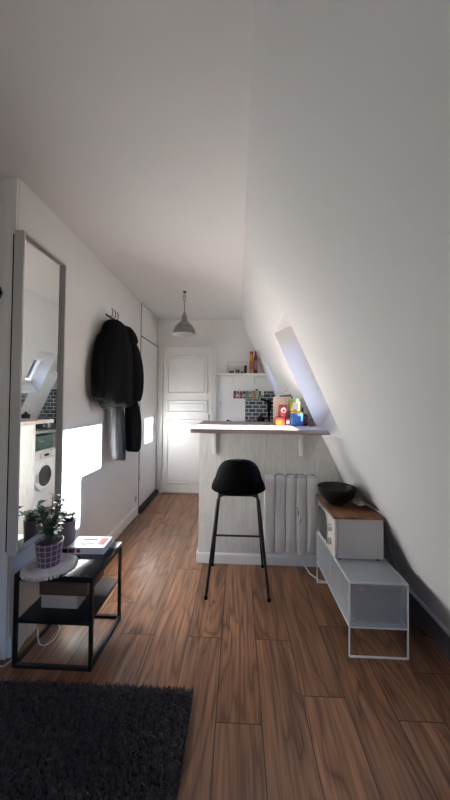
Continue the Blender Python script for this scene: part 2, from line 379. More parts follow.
for z in (.3, 1.1, 1.85):
    bm = nb(); tube(bm, [(fx0+.002, YB-.034, z-.04), (fx0+.002, YB-.034, z+.04)], .006); obj('hinge', bm, 'trim', d1, True)
bm = nb(); box(bm, XL, -.25, YB-.012, YB, 0, .012); struct('trim_4', bm, 'offwhite', label='pale threshold strip under the far door')
# built-in cupboard at the far end of the left wall
cp = thing('built_in_cupboard', 'white flush built-in cupboard in left wall beside the far door', 'cupboard', (XL, 3.85, 0))
def cupdoor(z0, z1, y0=3.50, y1=4.20):
    bm = nb(); box(bm, .0035, .014, y0-3.85, y1-3.85, z0, z1, .002); return obj('door', bm, 'trim', cp)
bm = nb(); box(bm, .0, .003, -.358, .358, .06, 2.43); obj('door_gap_shade', bm, 'chip_gap', cp)  # dark sheet added behind the doors, its colour stands in for gap shade
lower = cupdoor(.075, 2.035); upper = cupdoor(2.055, 2.42)
bm = nb(); box(bm, .0105, .016, .21, .235, .82, 1.02, .001); tube(bm, [(.014, .222, .93), (.04, .222, .93), (.042, .222, .86)], .005); obj('latch', bm, 'steel', lower, True)
bm = nb(); tube(bm, [(.012, .10, 1.0), (.02, .10, .985), (.02, .10, .84), (.012, .10, .82)], .004); obj('latch', bm, 'steel', upper, True); D.objects.remove(D.objects[-1] if False else [o for o in COL.objects if o.parent == upper][0])
for z in (.4, 1.1, 1.75):
    bm = nb(); tube(bm, [(.013, -.352, z-.03), (.013, -.352, z+.03)], .005); obj('hinge', bm, 'steel', lower, True)
bm = nb(); box(bm, -.0, .045, -.38, .40, 0, .055, .004); obj('plinth', bm, 'dark_base', cp, True)
# wall sockets
def socket(x, y, z, lab):
    t = thing('wall_socket', lab, 'socket', (x, y, z))
    bx('socket_plate', 'white_plastic', t, 0, .008, -.02, .02, -.035, .035)
    bm = nb(); lathe(bm, [(0, .010), (.012, .010), (.012, .008)], (0, 0, 0), 16, 'X'); obj('socket_insert', bm, 'grey_box', t, True)
socket(XL, 3.40, .19, 'small wall socket low on left wall before the built-in cupboard')

# ------------------------------------------------------------------ breakfast bar
bar_t = thing('breakfast_bar', 'white grained plaster breakfast bar with a rough pale wood top', 'counter', (0, 2.6, 0))
def loc(bm): bmesh.ops.translate(bm, verts=bm.verts[:], vec=(0, -2.6, 0)); return bm
bm = nb(); prism(bm, [(-.31, 0), (sx(0)-.01, 0), (sx(1.062)-.006, 1.062), (-.31, 1.062)], 'Y', 2.475, 2.765); obj('base', loc(bm), 'penin', bar_t)
bm = nb(); prism(bm, [(-.34, 1.066), (sx(1.066)-.005, 1.066), (sx(1.1)-.005, 1.1), (-.34, 1.1)], 'Y', 2.19, 3.0)
bmesh.ops.bevel(bm, geom=bm.edges[:], offset=.003, segments=2, affect='EDGES'); obj('worktop', loc(bm), 'bar_wood', bar_t, True)
bm = nb(); prism(bm, [(2.475, 0), (2.461, 0), (2.461, .068), (2.467, .08), (2.475, .08)], 'X', -.312, sx(0)-.02)
obj('baseboard', loc(bm), 'trim', bar_t)
bm = nb(); box(bm, -.324, -.310, 2.461, 2.765, 0, .08, .002); obj('baseboard', loc(bm), 'trim', bar_t)
for x in (-.19, .507):
    bm = nb(); box(bm, x-.014, x+.014, 2.458, 2.4745, .87, 1.065, .002); box(bm, x-.012, x+.012, 2.26, 2.46, 1.052, 1.0655)
    for z in (.89, .94, .99): lathe(bm, [(0, 2.455), (.005, 2.456), (.005, 2.459)], (x, 0, z), 10, 'Y')
    obj('bracket', loc(bm), 'white_enamel', bar_t)
# radiator on the bar
rd = thing('radiator', 'white ribbed column radiator mounted low on the breakfast bar', 'radiator', (.41, 2.43, 0))
for k in range(5):
    x0 = -.20 + k*.08
    bm = nb(); box(bm, x0+.0015, x0+.0785, -.075, .012, .155, .722, .006)
    box(bm, x0+.012, x0+.068, -.06, .0, .72, .734, .004); obj('section', bm, 'radiator', rd, True)
for z in (.25, .58):
    bm = nb(); box(bm, -.19, .19, .0125, .0315, z, z+.05); obj('wall_mount', bm, 'radiator', rd)
for (x, z, w, h) in ((.055, .455, .008, .05), (.072, .40, .007, .03), (.045, .49, .006, .018), (.064, .375, .005, .02), (-.03, .22, .003, .05)):
    bm = nb(); prism(bm, [(x-w/2, z-h/2), (x+w/3, z-h/3), (x+w/2, z+h/2), (x-w/4, z+h/3)], 'Y', -.0758, -.0745)
    obj('paint_chip', bm, 'chip_gap', rd)

# ------------------------------------------------------------------ kitchen behind the bar
bm = nb(); prism(bm, [(.10, .95), (sx(.95)-.002, .95), (sx(1.44)-.002, 1.44), (.36, 1.44), (.36, 1.385), (.10, 1.385)], 'Y', YB-.009, YB)
struct('wall_tiles_far', bm, 'tile')
bm = nb(); prism(bm, [(sx(.95), .95), (sx(1.37), 1.37), (sx(1.37)-.009, 1.37), (sx(.95)-.009, .95)], 'Y', 3.02, 3.82); struct('wall_tiles_right', bm, 'tile_side')
bm = nb(); prism(bm, [(-.03, .92), (sx(.92)-.012, .92), (sx(.95)-.012, .95), (-.03, .95)], 'Y', 2.92, YB-.01)
kw = thing('kitchen_worktop', 'grey laminate kitchen worktop along the sloping wall behind the bar', 'worktop'); obj('worktop', bm, 'counter', kw)
wm = thing('washing_machine', 'white front-loading washing machine seen in the mirror under the worktop', 'washing machine', (0, 3.36, 0), PI/2)
# local frame: x across (room +y), y outwards is -x of the room -> use rotz=90deg: local +y = room -x
bx('body', 'white_enamel', wm, -.29, .29, -.52, 0, .02, .72, bev=.008)
bx('control_panel', 'white_plastic', wm, -.288, .288, .0005, .01, .62, .715, bev=.003)
bx('detergent_drawer', 'white_enamel', wm, .13, .27, .011, .018, .635, .705)
bm = nb(); lathe(bm, [(0, .03), (.026, .03), (.028, .011)], (-.05, 0, .667), 24, 'Y'); obj('dial', bm, 'white_plastic', wm, True)
bx('display', 'black_gloss', wm, .0, .09, .0105, .014, .65, .68, bev=.001)
bm = nb(); lathe(bm, [(.115, .028), (.15, .032), (.168, .022), (.172, .0005)], (0, 0, .44), 40, 'Y'); dw = obj('door', bm, 'white_enamel', wm, True)
bm = nb(); lathe(bm, [(0, .010), (.06, .014), (.10, .024), (.115, .028)], (0, 0, .44), 40, 'Y'); obj('door_glass', bm, 'glass_dark', dw, True)
bx('handle', 'white_plastic', dw, -.16, -.13, .03, .045, .40, .48, bev=.004)
bx('kick_panel', 'white_enamel', wm, -.28, .28, .0005, .006, .03, .13)
bm = nb(); box(bm, -.25, -.20, .0005, .002, .20, .28); obj('energy_sticker', bm, 'blue_sticker', wm)
tb = thing('fabric_basket', 'dark teal fabric basket between washing machine and grey worktop', 'basket', (.30, 3.36, .72))
bm = nb(); box(bm, -.27, .15, -.25, .25, .0, .165, .015); obj('basket_body', bm, 'teal_fabric', tb, True)
bm = nb(); tube(bm, [(-.272, -.05, .12), (-.29, -.04, .10), (-.29, .04, .10), (-.272, .05, .12)], .006); obj('basket_handle', bm, 'beech', tb, True)
for y, lab in ((3.02, 'white upright panel left of the washing machine in the mirror'), (3.69, 'white upright panel between washing machine and end cabinet')):
    bm = nb(); prism(bm, [(-.02, 0), (sx(0)-.2, 0), (sx(.918)-.03, .918), (-.02, .918)], 'Y', y-.009, y+.009); obj('side_panel', bm, 'white_enamel', kw)
kc = thing('base_cabinet', 'white kitchen base cabinet in the corner by the far wall', 'cabinet', (0, 4.03, 0))
bm = nb(); prism(bm, [(0, .02), (.6, .02), (.6, .915), (0, .915)], 'Y', -.215, .225); obj('cabinet_body', bm, 'white_enamel', kc)
cd = bx('door', 'white_enamel', kc, -.02, -.001, -.21, .22, .08, .90, bev=.003)
bm = nb(); tube(bm, [(-.02, -.15, .70), (-.045, -.15, .70), (-.045, -.15, .82), (-.02, -.15, .82)], .005); obj('handle', bm, 'steel', cd, True)
# tap
fc = thing('kitchen_tap', 'matt black kitchen tap in front of the slate blue tiles', 'tap', (.335, 3.30, .95))
bm = nb(); tube(bm, [(0, 0, 0), (0, 0, .35)], .012, 12); lathe(bm, [(0, 0), (.028, 0), (.028, .01), (.012, .02)], (0, 0, 0), 20); tube(bm, [(0, 0, .25), (0, 0, .36)], .021, 12); obj('tap_body', bm, 'black_plastic', fc, True)
bm = nb(); tube(bm, [(-.09, -.02, .372), (-.03, 0, .355), (.04, .02, .33), (.13, .04, .30)], [.010, .013, .012, .010], 10); obj('spout', bm, 'black_plastic', fc, True)
# moka pot, kettle, pan on the worktop
mk = thing('moka_pot', 'small black stovetop coffee pot on the kitchen worktop', 'coffee pot', (.255, 3.42, .95))
bm = nb(); lathe(bm, [(0, 0), (.05, 0), (.042, .07), (.036, .085), (.046, .16), (.04, .17), (.01, .19), (.012, .2), (0, .205)], seg=12); obj('pot_body', bm, 'black_gloss', mk, True)
bm = nb(); tube(bm, [(.044, 0, .155), (.09, 0, .15), (.085, 0, .10), (.075, 0, .07)], .007); obj('handle', bm, 'black_plastic', mk, True)
pn = thing('saucepan', 'black saucepan with a long handle beside the coffee pot', 'pan', (.13, 3.55, .95), PI)
bm = nb(); lathe(bm, [(0, 0), (.085, 0), (.092, .006), (.095, .08), (.091, .08), (.088, .008), (0, .006)], seg=32); obj('pan_body', bm, 'black_gloss', pn, True)
bm = nb(); tube(bm, [(.09, 0, .07), (.15, -.01, .09), (.26, -.03, .12)], [.008, .010, .011]); obj('handle', bm, 'black_plastic', pn, True)
kt = thing('dish_rack', 'low black wire dish rack on the worktop seen in the mirror', 'rack', (.42, 3.66, .95))
bm = nb()
for z in (.004, .05): tube(bm, [(-.16, -.12, z), (.16, -.12, z), (.16, .12, z), (-.16, .12, z)], .004, 6, closed=True)
for k in range(9):
    x = -.16+k*.04; tube(bm, [(x, -.12, .05), (x, -.12, .004), (x, .12, .004), (x, .12, .05)], .0025, 6)
obj('rack_frame', bm, 'black_metal', kt, True)

# shelf on the far wall
sh = thing('wall_shelf', 'narrow white wall shelf with a low rail beside the far door', 'shelf', (.04, YB, 1.665))
bx('shelf_board', 'white_enamel', sh, -.34, .33, -.20, 0, -.008, .008)
for x in (-.115, .185):
    bm = nb(); box(bm, x-.01, x+.01, -.006, -.0005, -.15, -.008); tube(bm, [(x, -.006, -.13), (x, -.05, -.07), (x, -.15, -.012)], .006, 8); obj('bracket', bm, 'white_metal', sh, True)
bm = nb(); tube(bm, [(-.185, -.02, .008), (-.185, -.19, .008)], .003); tube(bm, [(-.185, -.19, .008), (-.185, -.19, .155), (.075, -.19, .155), (.075, -.19, .008)], .004); tube(bm, [(-.185, -.19, .155), (-.185, -.004, .155)], .003); tube(bm, [(.075, -.19, .155), (.075, -.004, .155)], .003)
obj('rail', bm, 'steel', sh, True)
def bottle(x, y, z, r, h, m, capm, lab, cat='bottle', neck=True, label_m=None, name='bottle', group=None):
    t = thing(name, lab, cat, (x, y, z), group=group)
    bm = nb()
    if neck: lathe(bm, [(0, 0), (r*.95, 0), (r, .006), (r, h*.66), (r*.8, h*.76), (r*.42, h*.84), (r*.38, h*.93), (0, h*.93)], seg=20)
    else: lathe(bm, [(0, 0), (r*.95, 0), (r, .005), (r, h*.82), (r*.9, h*.88), (0, h*.88)], seg=20)
    obj('bottle_body' if neck else 'jar_body', bm, m, t, True)
    bm = nb(); hh = h*.93 if neck else h*.881
    rr = r*.45 if neck else r*.88
    lathe(bm, [(0, hh), (rr, hh), (rr, h), (0, h)], seg=20); obj('cap' if neck else 'lid', bm, capm, t, True)
    if label_m:
        bm = nb(); lathe(bm, [(r*1.02, h*.18), (r*1.02, h*.58)], seg=20); obj('label', bm, label_m, t, True)
    return t
bottle(.178, 4.14, 1.673, .028, .30, 'yellow', 'red', 'tall yellow packet-like bottle on the wall shelf', neck=False, label_m='orange')
bottle(.236, 4.17, 1.673, .026, .31, 'darkred', 'darkred', 'dark red bottle next to the yellow one on the wall shelf', label_m='pink')
bottle(.100, 4.15, 1.673, .022, .11, 'black_gloss', 'black_plastic', 'short black jar beside the yellow bottle on the shelf', 'jar', neck=False, name='jar')
for k, (x, w, h, m) in enumerate(((-.09, .07, .035, 'grey_box'), (-.01, .06, .05, 'brown_box'), (.05, .035, .028, 'grey_box'))):
    o = bx('small_box', m, None, -w/2, w/2, -.04, .04, 0, h); o.location = (x, 4.15, 1.6735)
    tag(o, ('flat grey box at the left end behind the shelf rail', 'brown box in the middle behind the shelf rail', 'lowest grey box behind the shelf rail by the black jar')[k], 'box', 'boxes behind the shelf rail')
# spice rack with jars
sr = thing('spice_rack', 'white wire spice rack on the far wall under the shelf', 'rack', (.13, YB, 1.335))
bx('rack_tray', 'white_metal', sr, -.20, .20, -.075, -.001, -.006, 0)
bm = nb(); tube(bm, [(-.2, -.002, .035), (-.2, -.073, .035), (.2, -.073, .035), (.2, -.002, .035)], .003); obj('rack_rail', bm, 'white_metal', sr, True)
cols = [('red', 'dark'), ('orange', 'white'), ('red', 'red'), ('darkred', 'green'), ('green', 'dark'), ('pink', 'white'), ('yellow', 'dark'), ('offwhite', 'dark'), ('lime', 'green')]
words = ['bright red jar at the left end of the spice rack', 'orange jar with pale lid near the left of the spice rack', 'red jar with red lid, third in the spice rack', 'dark red jar with green lid, fourth in the spice rack', 'green jar with black lid in the middle of the spice rack', 'pink jar with pale lid right of the green jar', 'yellow jar with black lid in the right half of the spice rack', 'off-white jar with a black lid near the right of the spice rack', 'yellow-green jar at the right end of the spice rack']
for k, (c, l) in enumerate(cols):
    bottle(-.045+k*.0435, YB-.038, 1.335, .0185, .10+.02*rnd.random()+(.03 if k == 7 else 0), c, {'dark': 'black_plastic', 'white': 'offwhite', 'red': 'red', 'green': 'green'}[l], words[k], 'jar', neck=False, label_m='offwhite' if k % 2 else None, name='spice_jar', group='spice jars in the wall rack')
# hook knob on far wall, pipe
hk = thing('wall_hook', 'white double hook on the far wall right of the door', 'hook', (-.235, YB, 1.265))
bx('hook_plate', 'trim', hk, -.03, .03, -.01, 0, -.03, .03, bev=.006)
for s in (-1, 1):
    bm = nb(); tube(bm, [(s*.02, -.01, .01), (s*.022, -.04, 0), (s*.024, -.055, .025)], .007); obj('hook_arm', bm, 'trim', hk, True)
bm = nb(); tube(bm, [(-.283, YB-.012, .01), (-.283, YB-.012, 1.66)], .009); tag(obj('pipe', bm, 'trim', None, True), 'thin white vertical pipe beside the far door casing', 'pipe')
hk = thing('utensil_hook', 'small pale hook on the sloping wall just above the tiles', 'hook', (sx(1.40)-.0, 3.05, 1.40))
bm = nb(); tube(bm, [(0, 0, 0), (-.05, 0, -.01), (-.07, 0, .02)], .006); tube(bm, [(-.01, 0, 0), (-.03, 0, .05)], .006); obj('hook_arm', bm, 'white_metal', hk, True)

# things on the bar
YI = 2.56
def tin(name, x, y, z, w, d, h, m, lab, cat, extra=None, group=None):
    t = thing(name, lab, cat, (x, y, z), group=group)
    bx('body', m, t, -w/2, w/2, -d/2, d/2, 0, h, bev=min(.008, w*.15))
    if extra:
        for (nm, a, b, c, e, mm) in extra:
            bx(nm, mm, t, a, b, -d/2-.0015, -d/2+.001, c, e, bev=0)
    return t
cb = bx('cutting_board', 'beech', None, -.078, .078, -.008, .008, 0, .24, bev=.006); cb.location = (.385, 2.66, 1.101); cb.rotation_euler = (math.radians(-6), 0, 0)
tag(cb, 'pale wooden cutting board leaning upright behind the tins on the bar', 'cutting board')
tin('blue_tin', .482, YI, 1.1, .104, .09, .120, 'blue', 'square blue tin under the yellow-green jar on the bar', 'tin', [('label', -.035, .03, .03, .085, 'lid_blue' if 'lid_blue' in M else 'blue'), ('lid_band', -.05, .05, .105, .117, 'yellow')])
jr = thing('lidded_jar', 'large jar of yellow-green contents stacked on the blue tin', 'jar', (.474, YI, 1.2205))
bm = nb(); lathe(bm, [(0, 0), (.048, 0), (.052, .008), (.052, .075), (.046, .085), (0, .085)], seg=28); obj('jar_body', bm, 'lime', jr, True)
bm = nb(); lathe(bm, [(0, .0855), (.047, .0855), (.047, .103), (0, .103)], seg=28); obj('lid', bm, 'green', jr, True)
bm = nb(); box(bm, -.024, .018, -.0545, -.048, .018, .07); obj('label', bm, 'offwhite', jr)
rp_ = tin('snack_packet', .347, YI-.01, 1.1, .082, .06, .073, 'orange', 'orange and yellow packet at the left of the tins on the bar', 'packet', [('label', -.03, .01, .01, .05, 'yellow'), ('brand_stripe', -.041, .041, .055, .07, 'red')])
cn = thing('red_can', 'red can with a round white badge on the orange packet', 'can', (.375, YI, 1.1735))
bm = nb(); lathe(bm, [(0, 0), (.035, 0), (.037, .004), (.037, .094), (.034, .1), (0, .1)], seg=24); obj('can_body', bm, 'red', cn, True)
bm = nb(); lathe(bm, [(0, -.0385), (.022, -.0382), (.022, -.030)], (0, 0, .055), 24, 'Y'); obj('badge', bm, 'offwhite', cn, True)
bm = nb(); lathe(bm, [(0, -.0395), (.011, -.0392), (.011, -.038)], (0, 0, .05), 20, 'Y'); obj('emblem', bm, 'red', cn, True)
tin('small_tin', .41, YI-.02, 1.1, .036, .04, .07, 'darkred', 'small dark red tin wedged left of the blue tin', 'tin', [('label', -.012, .012, .02, .045, 'offwhite')])
bottle(.560, YI+.0, 1.1, .020, .10, 'black_gloss', 'darkred', 'short black bottle right of the blue tin, nearest the sloping wall', neck=False, label_m='darkred', name='spice_bottle')
bottle(.545, YI+.14, 1.1, .030, .15, 'black_gloss', 'black_plastic', 'taller black jar behind the blue tin under the roof window', 'jar', neck=False, name='jar')
bottle(.592, YI-.07, 1.1, .016, .06, 'brown_box', 'black_plastic', 'tiny brown bottle at the right end of the bar', neck=False, name='spice_bottle')

# ------------------------------------------------------------------ bar stool
st = thing('bar_stool', 'black shell bar stool with thin black metal legs at the bar', 'bar stool', (.008, 2.225, 0))
bm = nb()
rows = [(2.455, .650, .13), (2.45, .668, .165), (2.41, .680, .185), (2.33, .670, .188), (2.22, .658, .188), (2.14, .652, .184), (2.09, .658, .182), (2.064, .69, .178), (2.050, .74, .170), (2.040, .80, .158), (2.034, .85, .145), (2.031, .885, .130), (2.032, .906, .112), (2.038, .914, .095)]
G = []; NU = 13
for r_, (y, z, hw) in enumerate(rows):
    line = []
    k = max(0, min(1, (z-.66)/.14)) if r_ > 5 else 0
    for j in range(NU):
        u = -1 + 2*j/(NU-1); a = u*PI/2*.92
        xx = hw*math.sin(a)/math.sin(PI/2*.92); c = 1-math.cos(a)
        yy = y - 2.225 + c*(.075*k + (.03 if r_ > 5 else 0)); zz = z + c*(.028*(1-k) if r_ > 1 else 0)
        zz -= c*.055*k if r_ > 5 else 0
        if 4 <= r_ <= 8: zz += c*.026
        line.append(bm.verts.new((xx, yy, zz)))
    G.append(line)
for a in range(len(G)-1):
    for j in range(NU-1): bm.faces.new((G[a][j], G[a][j+1], G[a+1][j+1], G[a+1][j]))
s_ = obj('seat_shell', bm, 'black_plastic', st, True, angle=80)
md = s_.modifiers.new('thick', 'SOLIDIFY'); md.thickness = .022; md.offset = 0; md = s_.modifiers.new('sub', 'SUBSURF'); md.levels = md.render_levels = 2
legs = {}
for s in (-1, 1):
    for tpos, fpos in (((s*.138, -.085, .640), (s*.206, -.203, .006)), ((s*.138, .085, .640), (s*.197, .203, .006))):
        bm = nb(); T_ = Vector(tpos); F_ = Vector(fpos)
        d = (T_-F_).normalized()
        tube(bm, [F_, T_-d*.03, T_+Vector((-s*.010, 0, -.004)), T_+Vector((-s*.035, 0, .004))], .0095, 10)
        lg = obj('leg', bm, 'black_metal', st, True)
        bm = nb(); lathe(bm, [(0, -.006), (.012, -.006), (.012, .012), (.0, .012)], F_, 12); obj('foot_cap', bm, 'black_plastic', lg, True)
bm = nb()
for y in (-.085, .085): tube(bm, [(-.13, y, .645), (.13, y, .645)], .009)
tube(bm, [(-.05, -.085, .645), (-.05, .085, .645)], .008); tube(bm, [(.05, -.085, .645), (.05, .085, .645)], .008); obj('seat_frame', bm, 'black_metal', st, True)
def legpt(s, front, z):
    T_, F_ = Vector((s*.138, (.085 if front else -.085), .64)), Vector((s*(.197 if front else .206), .203 if front else -.203, .006)); t = (z-F_.z)/(T_.z-F_.z); return F_.lerp(T_, t)
bm = nb(); tube(bm, [legpt(-1, True, .258), legpt(1, True, .258)], .008); obj('footrest', bm, 'black_metal', st, True)
for s in (-1, 1):
    bm = nb(); tube(bm, [legpt(s, True, .258), legpt(s, False, .258)], .007); obj('stretcher', bm, 'black_metal', st, True)

# ------------------------------------------------------------------ mesh shelf unit, microwave and what is on it
sx0, sx1, sy0, sy1, sz0, sz1 = .580, .872, 1.61, 2.245, .152, .375
su = thing('wire_shelf_unit', 'low white wire frame bench unit with grey mesh panels', 'shelf unit', ((sx0+sx1)/2, (sy0+sy1)/2, 0))
def sl(bm): bmesh.ops.translate(bm, verts=bm.verts[:], vec=(-(sx0+sx1)/2, -(sy0+sy1)/2, 0)); return bm
w = .007; ym = 1.93
bm = nb()
for y in (sy0, sy1):
    for p, q in (((sx0, 0), (sx0, 1)), ((sx1, 0), (sx1, 1))):
        bar(bm, (p[0], y, .004), (p[0], y, sz1), w)
    for z in (.004, sz0, sz1): bar(bm, (sx0, y, z), (sx1, y, z), w)
for x in (sx0, sx1):
    for z in (sz0, sz1): bar(bm, (x, sy0, z), (x, sy1, z), w)
for x in (sx0, sx1): bar(bm, (x, ym, sz0), (x, ym, sz1), w)
bar(bm, (sx0, ym, sz0), (sx1, ym, sz0), w)
obj('frame', sl(bm), 'white_metal', su)
def meshpanel(name, o, u, v, nu, nv, t=.0007):
    bm = nb(); o, u, v = Vector(o), Vector(u), Vector(v)
    for i in range(nu+1): bar(bm, o+u*i/nu, o+u*i/nu+v, t*2)
    for j in range(nv+1): bar(bm, o+v*j/nv, o+v*j/nv+u, t*2)
    return obj(name, sl(bm), 'mesh_metal', su)
meshpanel('top_mesh', (sx0, sy0, sz1+.002), (sx1-sx0, 0, 0), (0, sy1-sy0, 0), 64, 138)
meshpanel('bottom_mesh', (sx0, sy0, sz0+.001), (sx1-sx0, 0, 0), (0, sy1-sy0, 0), 48, 104)
meshpanel('end_mesh', (sx0, sy0, sz0), (sx1-sx0, 0, 0), (0, 0, sz1-sz0), 58, 44, .00055)
meshpanel('end_mesh', (sx0, sy1, sz0), (sx1-sx0, 0, 0), (0, 0, sz1-sz0), 48, 36)
meshpanel('side_mesh', (sx0, sy0, sz0), (0, sy1-sy0, 0), (0, 0, sz1-sz0), 96, 34, .0005)
gb = thing('storage_box', 'dark grey storage box inside the near end of the wire unit', 'box', (.74, 1.78, sz0+.006))
bx('box_body', 'grey_box', gb, -.115, .115, -.135, .10, 0, .150, bev=.008)
bx('box_lid', 'grey_box', gb, -.12, .12, -.14, .105, .1505, .188, bev=.006)
bm = nb(); box(bm, -.118, -.07, -.1418, -.140, .158, .182); obj('tag', bm, 'pink', gb)
mz = sz1+.012
mw = thing('microwave', 'white compact microwave oven on the wire unit, side facing the room', 'microwave', (.7145, 2.005, sz1+.0045))
H_ = .240
bm = nb(); box(bm, -.128, .137, -.185, .185, .010, H_, .006); obj('case', bm, 'white_plastic', mw, True)
bm = nb()
w_ = .004
for (a, b, c, d) in ((-.10, .105, .035, .035+w_), (-.10, .105, .20-w_, .20), (-.10, -.10+w_, .035, .20), (.105-w_, .105, .035, .20)): box(bm, a, b, -.187, -.184, c, d, .001)
obj('side_panel_rim', bm, 'white_plastic', mw, True)
bm = nb(); box(bm, -.146, -.1285, -.185, .185, .012, H_-.002, .007); dm = obj('front_panel', bm, 'white_plastic', mw, True)
bm = nb()
pts = []
for k in range(40):
    a = 2*PI*k/40; c, s = math.cos(a), math.sin(a)
    pts.append((.055 + .118*math.copysign(abs(c)**.55, c), .128 + .095*math.copysign(abs(s)**.7, s)))
prism(bm, pts, 'X', -.1495, -.140); dg = obj('door_window', bm, 'glass_dark', mw, True)
bm = nb(); tube(bm, [(-.150, y, z) for y, z in pts], .0045, 8, closed=True); obj('door_rim', bm, 'white_plastic', mw, True)
for z in (.165, .085):
    bm = nb(); lathe(bm, [(0, -.172), (.018, -.17), (.021, -.147)], (0, -.125, z), 24, 'X'); kb = obj('dial', bm, 'white_plastic', mw, True)
    bm = nb(); box(bm, -.174, -.171, -.127, -.123, z-.016, z+.016); obj('dial_mark', bm, 'grey_box', kb)
for (x, y) in ((-.11, -.165), (.11, -.165), (-.11, .165), (.11, .165)):
    bm = nb(); lathe(bm, [(0, 0), (.010, 0), (.010, .011), (0, .011)], (x, y, 0), 12); obj('foot', bm, 'black_plastic', mw, True)
bz = sz1+.0045+H_+.0005
bd = bx('wooden_board', 'board_wood', None, -.156, .140, -.205, .205, 0, .016, bev=.002); bd.location = (.7145, 2.015, bz)
tag(bd, 'reddish brown wooden board lying on top of the microwave', 'board')
bw = obj('bowl', (lambda b_: (lathe(b_, [(0, 0), (.05, 0), (.055, .006), (.09, .035), (.115, .075), (.124, .108), (.120, .110), (.109, .076), (.085, .040), (.05, .014), (0, .012)], seg=48), b_)[1])(nb()), 'bowl', None, True)
bw.location = (.655, 2.045, bz+.0165); tag(bw, 'wide matt black bowl on the wooden board', 'bowl')
# crumpled cloth over the right end of the board, hanging behind
def crumple(name, m, rowsP, wv, seed, thick=.004, amp=.012, lab=None, cat='cloth'):
    bm = nb(); NU_ = 16; g_ = []
    for i, (p, q) in enumerate(rowsP):
        p, q = Vector(p), Vector(q); ln = []
        for j in range(NU_+1):
            t = j/NU_; v = p.lerp(q, t); n_ = noise.noise_vector(v*22+Vector((seed, 0, 0)))*amp*2 + noise.noise_vector(v*55+Vector((seed, 3, 0)))*amp*.7
            n_.x = min(n_.x, 0) if v.x > .83 else n_.x
            n_.z = abs(n_.z) if wv[i] else n_.z*.3
            ln.append(bm.verts.new(v+n_))
        g_.append(ln)
    for a in range(len(g_)-1):
        for j in range(NU_): bm.faces.new((g_[a][j], g_[a][j+1], g_[a+1][j+1], g_[a+1][j]))
    o = obj(name, bm, m, None, True, angle=170)
    md = o.modifiers.new('t', 'SOLIDIFY'); md.thickness = thick; md = o.modifiers.new('s', 'SUBSURF'); md.levels = md.render_levels = 1
    return tag(o, lab, cat)
zt = bz+.022
crumple('tea_towel', 'cloth_light', [((.735, 1.95, zt), (.755, 2.20, zt)), ((.75, 1.905, zt+.012), (.765, 2.2, zt+.05)), ((.765, 1.895, zt+.03), (.775, 2.2, zt+.07)), ((.775, 1.90, zt+.018), (.785, 2.2, zt+.05)), ((.785, 1.885, zt+.02), (.79, 2.2, zt+.075)), ((.80, 1.89, zt+.008), (.80, 2.2, zt+.04)), ((.815, 1.88, zt+.018), (.82, 2.2, zt+.02)), ((.845, 1.87, zt), (.84, 2.19, zt))], [1]*8, 2, amp=.017, lab='crumpled taupe tea towel behind the black bowl on the board').location.x = .012
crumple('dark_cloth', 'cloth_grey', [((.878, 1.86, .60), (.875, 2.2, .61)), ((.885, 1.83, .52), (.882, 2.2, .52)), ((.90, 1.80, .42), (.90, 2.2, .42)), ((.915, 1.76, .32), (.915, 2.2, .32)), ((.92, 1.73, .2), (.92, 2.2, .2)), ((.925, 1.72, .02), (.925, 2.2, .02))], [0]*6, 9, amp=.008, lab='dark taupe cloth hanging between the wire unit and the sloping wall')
cab = nb(); tube(cab, [Vector(p) for p in [(.50, 2.44, .16), (.50, 2.44, .10), (.515, 2.41, .05), (.55, 2.34, .012), (.60, 2.27, .006), (.68, 2.24, .006), (.75, 2.20, .008)]], .005, 8)
tag(obj('radiator_cable', cab, 'white_cable', None, True, angle=80), 'white power cable looping from the radiator to the floor', 'cable')

# ------------------------------------------------------------------ left: mirror
mr = thing('wall_mirror', 'tall white box-framed mirror hanging on the left wall', 'mirror', (XL, 1.665, .53))
y0, y1, h0, h1 = -.205, .175, 0, 1.612
bx('shadow_gap_filler', 'black_plastic', mr, .001, .016, y0+.012, y1-.012, .012, h1-.012, bev=0)  # black filler added so the gap behind the frame reads as shadow
bm = nb(); fa, fb = .017, .066
for a, b, c, d in ((y0, y0+.010, h0, h1), (y1-.010, y1, h0, h1), (y0+.010, y1-.010, h0, h0+.014), (y0+.010, y1-.010, h1-.014, h1)): box(bm, fa, fb, a, b, c, d)
obj('frame', bm, 'white_plastic', mr)
bx('mirror_glass', 'mirror', mr, .038, .046, y0+.0105, y1-.0105, .0145, h1-.0145, bev=0)

